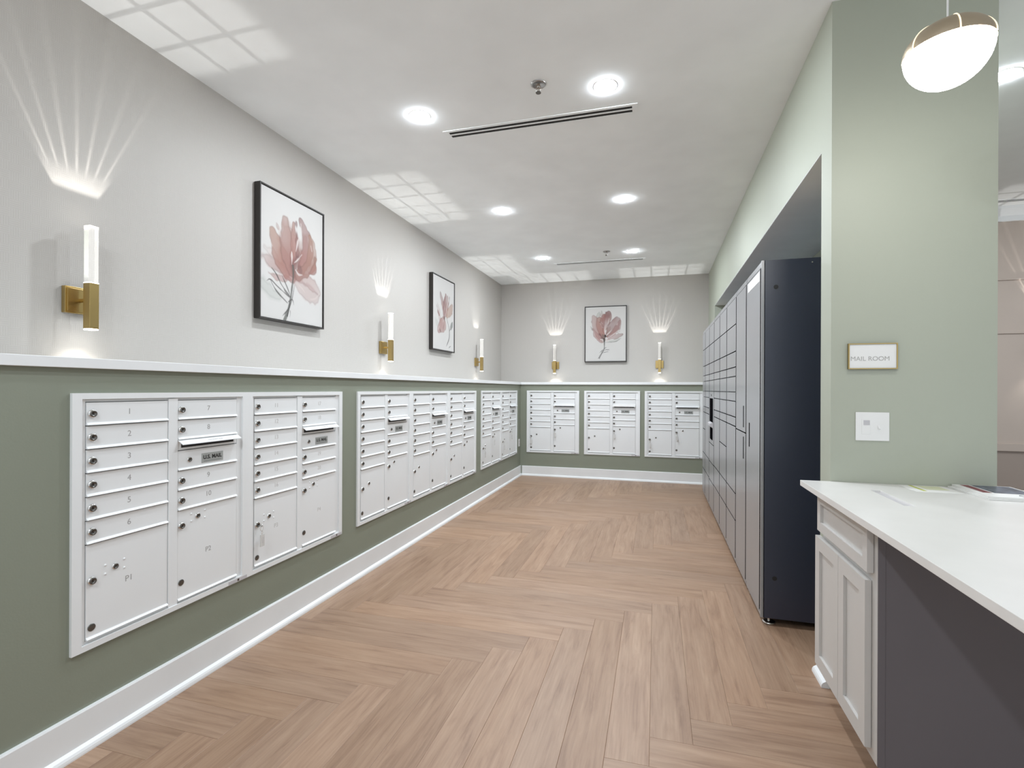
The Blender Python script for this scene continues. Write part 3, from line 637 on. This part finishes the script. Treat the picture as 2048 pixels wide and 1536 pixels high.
def paint3():
    p = Paint(seed=12); q = lambda *a: [rect(x, y, 115, 1012, 158, 130, 1352, 1343) for x, y in a]
    p.petal(q((640, 920), (760, 900), (900, 840)), [0.014, 0.03, 0.008], WASH, (0.62, 0.62, 0.56), 0.6, 0.015)
    p.petal(q((420, 260), (390, 340), (420, 420)), [0.018, 0.035, 0.03], WASH, (0.52, 0.46, 0.40), 0.65)
    p.petal(q((465, 240), (470, 330)), [0.010, 0.025], (0.50, 0.47, 0.42), (0.50, 0.36, 0.32), 0.6)
    p.petal(q((290, 370), (330, 480), (390, 640), (460, 800), (510, 880)), [0.035, 0.065, 0.085, 0.07, 0.03], (0.52, 0.36, 0.32), (0.46, 0.25, 0.22), 0.9)
    p.petal(q((420, 430), (430, 560), (470, 700), (520, 820)), [0.05, 0.07, 0.055, 0.03], (0.48, 0.28, 0.23), ROSE, 0.85)
    p.petal(q((280, 640), (350, 780), (440, 900), (490, 930)), [0.02, 0.045, 0.035, 0.015], (0.54, 0.34, 0.31), ROSE, 0.8)
    p.petal(q((630, 280), (590, 400), (560, 540), (520, 680)), [0.045, 0.075, 0.055, 0.03], (0.30, 0.155, 0.145), ROSE, 0.9)
    p.petal(q((680, 330), (660, 450), (620, 560)), [0.02, 0.03, 0.02], (0.46, 0.32, 0.29), None, 0.75)
    p.petal(q((530, 330), (500, 440), (500, 560)), [0.025, 0.045, 0.035], ROSE, (0.36, 0.18, 0.16), 0.8)
    p.petal(q((820, 440), (750, 560), (680, 660), (580, 790)), [0.055, 0.095, 0.07, 0.02], (0.33, 0.17, 0.155), (0.30, 0.15, 0.135), 0.92)
    p.petal(q((870, 470), (830, 600), (720, 730), (610, 820)), [0.03, 0.05, 0.04, 0.015], (0.36, 0.18, 0.165), ROSE, 0.8)
    p.petal(q((650, 600), (620, 680), (590, 700)), [0.03, 0.04, 0.02], (0.40, 0.26, 0.22), None, 0.6, 0.02)
    p.petal(q((940, 750), (830, 790), (700, 820), (600, 870)), [0.018, 0.04, 0.04, 0.012], (0.40, 0.28, 0.25), (0.58, 0.38, 0.35), 0.8)
    p.petal(q((860, 690), (740, 760), (620, 850)), [0.012, 0.02, 0.012], (0.62, 0.44, 0.41), None, 0.8)
    p.petal(q((230, 575), (260, 640), (300, 670)), [0.008, 0.016, 0.008], (0.36, 0.32, 0.29), None, 0.7)
    p.petal(q((430, 480), (455, 560), (470, 600)), [0.006, 0.014, 0.012], MAUVE, None, 0.7)
    p.petal(q((410, 730), (450, 790), (480, 840)), [0.010, 0.025, 0.014], (0.24, 0.11, 0.105), None, 0.7, 0.02)
    p.petal(q((500, 760), (520, 840), (530, 900)), [0.02, 0.035, 0.02], (0.22, 0.18, 0.15), GRN, 0.7, 0.02)
    for a, w_ in ((((640, 400), (620, 500), (605, 540)), [0.004, 0.010, 0.003]), (((575, 540), (545, 660), (560, 760)), [0.004, 0.014, 0.008]), (((700, 650), (640, 720), (580, 780)), [0.005, 0.013, 0.006]), (((830, 500), (815, 545)), [0.005, 0.010]),
                  (((860, 660), (760, 740), (600, 850)), [0.003, 0.008, 0.006]), (((450, 870), (490, 880), (510, 915)), [0.010, 0.016, 0.006]), (((560, 840), (600, 910)), [0.008, 0.012]), (((460, 480), (490, 520)), [0.004, 0.006])):
        p.petal(q(*a), w_, LIGHT, None, 0.95, 0.004, 0.003, 0)
    p.petal(q((550, 785), (555, 800)), [0.014, 0.012], DK, None, 0.9, 0.006)
    p.line(q((530, 850), (535, 960), (530, 1080), (480, 1170), (420, 1280)), [0.014, 0.010, 0.009, 0.009, 0.014], DK, 0.9)
    for a in (((530, 1110), (590, 1095), (655, 1105)), ((490, 1170), (550, 1150), (630, 1142)), ((520, 1090), (550, 1060), (590, 1040)), ((525, 1070), (470, 1130), (420, 1170)), ((425, 1270), (380, 1295)), ((430, 1280), (430, 1310)),
              ((540, 935), (640, 930), (810, 905), (910, 835)), ((440, 1200), (415, 1240)), ((600, 1110), (640, 1085))):
        p.line(q(*a), [0.003] + [0.006] * (len(a) - 2) + [0.003], DK if a[0][1] > 1000 else (0.30, 0.29, 0.26), 0.85)
    return p
def art(loc, rz, label, p):
    t = thing('framed_painting', label, 'painting', loc, rz, 'framed flower watercolours')
    w_, h_ = 0.682, 0.920
    f = MB()
    for (a, b, c, d_) in ((0, 0.010, 0, h_), (w_ - 0.010, w_, 0, h_), (0.010, w_ - 0.010, 0, 0.010), (0.010, w_ - 0.010, h_ - 0.010, h_)):
        f.box(a, b, -0.052, -0.004, c, d_)
    f.build('frame', 'frame', t, bevel=0.001)
    MB().box(0.004, w_ - 0.004, -0.010, -0.002, 0.004, h_ - 0.004).build('backing', 'frame', t)
    x0, x1, z0, z1 = 0.0145, w_ - 0.0145, 0.0145, h_ - 0.0145
    MB().box(x0, x1, -0.044, -0.010, z0, z1).build('canvas_block', 'canvasedge', t)
    nu, nv = p.nu, p.nv
    uu, vv = np.meshgrid(np.linspace(x0, x1, nu), np.linspace(z1, z0, nv))
    co = np.stack([uu, np.full_like(uu, -0.0445), vv], -1).reshape(-1, 3)
    idx = np.arange(nu * nv).reshape(nv, nu); fs = np.stack([idx[:-1, :-1], idx[1:, :-1], idx[1:, 1:], idx[:-1, 1:]], -1).reshape(-1, 4)
    me = bpy.data.meshes.new('painted_canvas'); me.from_pydata(co.tolist(), [], fs.tolist()); me.materials.append(MT['canvas'])
    ca = me.color_attributes.new('print', 'FLOAT_COLOR', 'POINT'); c4 = np.ones((nu * nv, 4), dtype=np.float32); c4[:, :3] = np.clip(p.c * np.array([0.74, 0.735, 0.73]), 0, 1).reshape(-1, 3)
    ca.data.foreach_set('color', c4.ravel()); put('painted_canvas', me, t)
art((XL, 2.789, 1.872), PI / 2, 'large flower painting nearest the camera on the left wall', paint1())
art((XL, 5.516, 1.872), PI / 2, 'flower painting with slanting petals, farther one on the left wall', paint2())
art((-1.143, YB, 1.852), 0, 'flower painting between two sconces on the far wall', paint3())

# ================================================================== CEILING FITTINGS
def make_downlight(lab, x, y, proto=None):
    if proto:
        t = copy_tree(proto)
    else:
        t = thing('recessed_downlight', lab, 'ceiling light')
        MB().lathe([(0.0625, 0.0), (0.0625, -0.0012), (0.071, -0.0010), (0.073, 0.0)], seg=32).build('trim_ring', 'white', t)
        MB().lathe([(0.0002, -0.0052), (0.050, -0.0050), (0.060, -0.0032), (0.0622, 0.0)], seg=20).build('lens', 'lens', t)
    t.location = (x, y, H); return tag(t, lab, 'ceiling light', 'recessed ceiling downlights')
dl = make_downlight('ceiling downlight nearest the camera on the left, left of the near vent', -1.525, 3.072)
make_downlight('ceiling downlight nearest the camera on the right, above the near vent end', -0.300, 3.068, dl)
make_downlight('left ceiling downlight of the middle pair', -1.525, 4.945, dl)
make_downlight('right ceiling downlight of the middle pair', -0.300, 4.938, dl)
make_downlight('left ceiling downlight of the pair beside the far vent', -1.525, 6.860, dl)
make_downlight('right ceiling downlight of the pair beside the far vent', -0.300, 6.830, dl)
make_downlight('ceiling downlight above the photographer, out of frame', -1.0, -0.2, dl)
make_downlight('added unseen downlight behind the camera, strengthens the shadow under the counter', -1.05, -0.9, dl)  # extra lamp added to deepen the shadow on the cabinet side
make_downlight('added unseen downlight in the hall, brightens the hall', 3.4, 4.4, dl)  # unseen lamp added to lift the hall's brightness
make_downlight('ceiling downlight in the hall, half hidden by the green partition', 1.935, 3.579, dl)

def vent(x0, x1, y0, y1, lab):
    t = thing('air_vent', lab, 'vent', ((x0 + x1) / 2, (y0 + y1) / 2, H), 0, 'linear ceiling vents')
    a, b = (x1 - x0) / 2, (y1 - y0) / 2
    sl = [(-b * 0.60, -b * 0.10), (b * 0.16, b * 0.66)]
    f = MB(); z0, z1 = -0.0035, 0.0
    f.box(-a, a, -b, sl[0][0], z0, z1).box(-a, a, sl[0][1], sl[1][0], z0, z1).box(-a, a, sl[1][1], b, z0, z1)
    f.box(-a, -a + 0.035, sl[0][0], sl[0][1], z0, z1).box(-a, -a + 0.035, sl[1][0], sl[1][1], z0, z1).box(a - 0.035, a, sl[0][0], sl[0][1], z0, z1).box(a - 0.035, a, sl[1][0], sl[1][1], z0, z1)
    f.build('vent_frame', 'ceiling', t)
    for s0, s1 in sl: MB().box(-a + 0.035, a - 0.035, s0, s1, -0.001, -0.0002).build('vent_slot', 'ventgrey', t)
vent(-1.458, -0.120, 3.300, 3.416, 'white two-slot ceiling vent nearest the camera')
vent(-1.430, -0.146, 7.205, 7.305, 'white two-slot ceiling vent near the far wall')
vent(1.60, 3.9, 5.90, 5.98, 'narrow ceiling vent in the hall beyond the green partition')

def sprinkler(x, y, lab):
    t = thing('fire_sprinkler', lab, 'sprinkler', (x, y, H), 0, 'ceiling fire sprinklers')
    MB().lathe([(0.046, 0.0), (0.045, -0.005), (0.038, -0.008), (0.031, -0.004), (0.029, -0.0005), (0.0002, -0.0005)], seg=24).build('escutcheon', 'satin', t)
    b = MB(); b.cyl(0.010, -0.016, 0.0, (0, 0, 0), 'z', 14)
    for s in (-1, 1): b.tube([(0.009 * s, 0, -0.012), (0.014 * s, 0, -0.026), (0.010 * s, 0, -0.040), (0.0, 0, -0.050)], 0.0025, 6)
    b.cyl(0.0035, -0.050, -0.016, (0, 0, 0), 'z', 8); b.build('sprinkler_body', 'chrome', t)
    MB().cyl(0.016, -0.054, -0.050, (0, 0, 0), 'z', 16).build('deflector', 'steel', t)
sprinkler(-0.682, 2.939, 'chrome fire sprinkler between the two nearest downlights')
sprinkler(-0.636, 6.751, 'small chrome fire sprinkler near the far vent')

# ================================================================== COUNTER
cx0, cx1, cy0, cy1 = 0.660, 1.60, 0.60, YC - 0.002
ct = thing('countertop', 'white quartz counter slab with a narrow recessed slot, against green partition', 'countertop', (cx0, cy0, CT - 0.026))
sx0, sx1, sy0, sy1 = 0.885, 0.921, 2.195, 2.500
m = MB()
# slab cut round the slot: outer ring as one clean mesh
def slab(mb, z0, z1):
    X_ = [cx0, sx0, sx1, cx1]; Y_ = [cy0, sy0, sy1, cy1]
    vs = [(x - cx0, y - cy0, z) for z in (z0, z1) for y in Y_ for x in X_]
    ix = lambda i, j, k: k * 16 + j * 4 + i
    fs = []
    for i in range(3):
        for j in range(3):
            if i == 1 and j == 1: continue
            fs += [(ix(i, j, 1), ix(i + 1, j, 1), ix(i + 1, j + 1, 1), ix(i, j + 1, 1)), (ix(i, j, 0), ix(i, j + 1, 0), ix(i + 1, j + 1, 0), ix(i + 1, j, 0))]
    for i in range(3):
        fs += [(ix(i, 0, 0), ix(i + 1, 0, 0), ix(i + 1, 0, 1), ix(i, 0, 1)), (ix(i, 3, 1), ix(i + 1, 3, 1), ix(i + 1, 3, 0), ix(i, 3, 0)),
               (ix(0, i, 1), ix(0, i + 1, 1), ix(0, i + 1, 0), ix(0, i, 0)), (ix(3, i, 0), ix(3, i + 1, 0), ix(3, i + 1, 1), ix(3, i, 1))]
    fs += [(ix(1, 1, 1), ix(2, 1, 1), ix(2, 1, 0), ix(1, 1, 0)), (ix(1, 2, 0), ix(2, 2, 0), ix(2, 2, 1), ix(1, 2, 1)), (ix(1, 1, 0), ix(1, 2, 0), ix(1, 2, 1), ix(1, 1, 1)), (ix(2, 1, 1), ix(2, 2, 1), ix(2, 2, 0), ix(2, 1, 0))]
    mb.add(vs, fs)
slab(m, 0, 0.026); m.build('slab', 'quartz', ct, bevel=0.0015)
MB().box(sx0 - cx0 - 0.002, sx1 - cx0 + 0.002, sy0 - cy0 - 0.002, sy1 - cy0 + 0.002, 0.0015, 0.018).build('slot_insert', 'greyplastic', ct)

KX, KY0, KY1 = 0.722, 1.978, 2.555
cab = thing('base_cabinet', 'light grey shaker base cabinet with drawer and two doors under the counter', 'cabinet', (KX, KY0, 0))
kd = 0.56
m = MB(); zt = CT - 0.0275
m.box(0.0, 0.018, 0.0, KY1 - KY0, 0.13, zt)                  # face frame
m.box(0.018, kd, 0.012, KY1 - KY0, 0.13, zt)
m.build('body', 'cab', cab)
m = MB().prism([(0.0185, 0.13), (0.078, 0.13), (0.078, 0.0), (kd, 0.0), (kd, zt), (0.0185, zt)], 'y', -0.001, 0.012); m.build('side_panel', 'cabside', cab)
MB().box(0.0, 0.022, -0.004, 0.0, 0.13, zt).build('side_stile', 'cabside', cab, bevel=0.001)
MB().box(0.078, 0.094, 0.012, KY1 - KY0, 0.0, 0.13).build('toe_board', 'toe', cab)
def shaker(name, ya, yb, za, zb, fr):
    t0 = -0.0215
    mb = MB()
    mb.box(t0, -0.0015, ya, ya + fr, za, zb).box(t0, -0.0015, yb - fr, yb, za, zb).box(t0, -0.0015, ya + fr, yb - fr, za, za + fr).box(t0, -0.0015, ya + fr, yb - fr, zb - fr, zb)
    d_ = mb.build(name, 'cab', cab)
    MB().box(t0 + 0.011, -0.0015, ya + fr, yb - fr, za + fr, zb - fr).build('panel', 'cab', d_)
shaker('drawer', 2.007 - KY0, 2.564 - KY0, 0.773, 0.938, 0.042)
shaker('door', 2.024 - KY0, 2.2915 - KY0, 0.162, 0.742, 0.057)
shaker('door', 2.2945 - KY0, 2.592 - KY0, 0.162, 0.742, 0.057)

# things on the counter
fl = thing('flyer', 'white flyer with a yellow-green stripe lying on the counter', 'flyer', (1.14, 2.595, CT), 0.02)
MB().box(-0.085, 0.085, -0.082, 0.082, 0.0002, 0.0010).build('sheet', 'paper', fl)
MT['lime'] = mat('lime_ink', (0.48, 0.52, 0.10), 0.6); MT['mint'] = mat('pale_lime_ink', (0.66, 0.68, 0.48), 0.6); MT['maroon'] = mat('maroon_ink', (0.20, 0.035, 0.045), 0.4); MT['slate'] = mat('slate_ink', (0.10, 0.115, 0.15), 0.4, vary=0.6, vscale=40)
MB().box(-0.050, -0.036, -0.06, 0.075, 0.0010, 0.0012).build('stripe', 'lime', fl)
MB().box(-0.020, 0.065, -0.02, 0.07, 0.0010, 0.0012).build('tint_block', 'mint', fl)
def mag(name, lab, x, y, z, rz, w_, h_, th):
    t = thing(name, lab, 'magazine', (x, y, z), rz, 'magazines stacked on the counter')
    MB().box(-w_ / 2, w_ / 2, -h_ / 2, h_ / 2, 0.0004, th - 0.0006).build('pages', 'paper', t)
    c = MB().box(-w_ / 2 - 0.001, w_ / 2 + 0.001, -h_ / 2 - 0.001, h_ / 2 + 0.001, th - 0.0006, th).build('cover', 'white', t)
    return t, c
t1, c1 = mag('magazine', 'white booklet at the bottom of the magazine stack', 1.350, 2.538, CT, 0.03, 0.212, 0.272, 0.006)
t2, c2 = mag('magazine', 'top magazine with maroon band and dark picture on its cover', 1.356, 2.540, CT + 0.006, -0.03, 0.205, 0.268, 0.008)
MB().box(-0.078, -0.048, -0.05, 0.125, 0.008, 0.0083).build('band', 'maroon', c2)
MB().box(-0.040, 0.095, -0.05, 0.128, 0.008, 0.0083).build('picture', 'slate', c2)
MB().tube([(0.045 + 0.026 * math.cos(a), -0.095 + 0.026 * math.sin(a), 0.0083) for a in [2 * PI * i / 24 for i in range(25)]], 0.0012, 6).build('ring_emblem', 'slate', c2)

# ================================================================== ON THE PARTITION
sg = thing('room_sign', 'small white MAIL ROOM sign with brass edge on green partition', 'sign', (0.855, YC, 1.498))
sw_, sh_ = 0.195, 0.118
m = MB()
for a, b, c, d_ in ((0, 0.0045, 0, sh_), (sw_ - 0.0045, sw_, 0, sh_), (0.0045, sw_ - 0.0045, 0, 0.0045), (0.0045, sw_ - 0.0045, sh_ - 0.0045, sh_)): m.box(a, b, -0.016, 0, c, d_)
m.build('frame', 'brass', sg)
MB().box(0.0045, sw_ - 0.0045, -0.012, -0.001, 0.0045, sh_ - 0.0045).build('sign_plate', 'white', sg)
text('lettering', 'MAIL ROOM', 0.0285, sg, (0.0085, -0.0125, 0.047), 'midink', 'LEFT')
sw = thing('switch_plate', 'white two-gang switch plate below the MAIL ROOM sign', 'light switch', (0.888, YC, 1.169))
MB().box(0, 0.134, -0.006, 0, 0, 0.131).build('plate', 'white', sw, bevel=0.002)
MB().box(0.024, 0.060, -0.0075, -0.006, 0.030, 0.098).build('rocker', 'white', sw, bevel=0.0008)
MB().box(0.031, 0.056, -0.0085, -0.0075, 0.072, 0.094).build('sensor_window', 'greyplastic', sw, bevel=0.0008)
MB().prism([(-0.006, 0.052), (-0.013, 0.056), (-0.013, 0.061), (-0.006, 0.072)], 'x', 0.088, 0.097).build('toggle', 'white', sw)
ou = thing('wall_outlet', 'white outlet on the sage wall beside the far corner', 'outlet', (-A, 7.835, 0.475), PI / 2)
MB().box(0, 0.076, -0.006, 0, 0, 0.120).build('plate', 'white', ou, bevel=0.002)
for z in (0.038, 0.082): MB().cyl(0.016, -0.0075, -0.006, (0.038, 0, z), 'y', 16).build('socket', 'greyplastic', ou)

# ================================================================== PENDANT
pc = (0.928, 2.010, 2.532); PR = 0.120
pd = thing('pendant_lamp', 'brass domed globe pendant with glowing opal glass over the counter', 'pendant lamp', pc)
seam = math.radians(-2)                                        # rim a little above the middle
prof = [(PR * math.cos(seam + (PI / 2 - seam) * i / 14) , PR * math.sin(seam + (PI / 2 - seam) * i / 14)) for i in range(15)]
prof[-1] = (0.0003, PR)
DF = 0.74
MB().lathe([(r + 0.0015, z * DF + 0.001) for r, z in prof], seg=48).build('dome', 'bloombrass', pd)
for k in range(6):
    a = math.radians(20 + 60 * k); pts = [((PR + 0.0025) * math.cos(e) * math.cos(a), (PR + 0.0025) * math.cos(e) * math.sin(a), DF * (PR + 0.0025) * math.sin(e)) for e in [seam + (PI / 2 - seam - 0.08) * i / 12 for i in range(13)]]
    MB().tube(pts, 0.0022, 6).build('slit_glow', 'seam', pd)  # glowing ribs stand in for light leaking through slits in the dome
op = [(PR * math.cos(e), PR * math.sin(e)) for e in [seam - (PI / 2 + seam) * i / 16 for i in range(17)]]; op[-1] = (0.0003, -PR)
MB().lathe(op, seg=48).build('opal_globe', 'opal', pd)
MB().cyl(0.0028, PR * DF, H - pc[2] - 0.02, (0, 0, 0), 'z', 8).build('cord', 'white', pd)
MB().lathe([(0.06, H - pc[2]), (0.06, H - pc[2] - 0.012), (0.02, H - pc[2] - 0.022), (0.0003, H - pc[2] - 0.022)], seg=24).build('canopy', 'brass', pd)
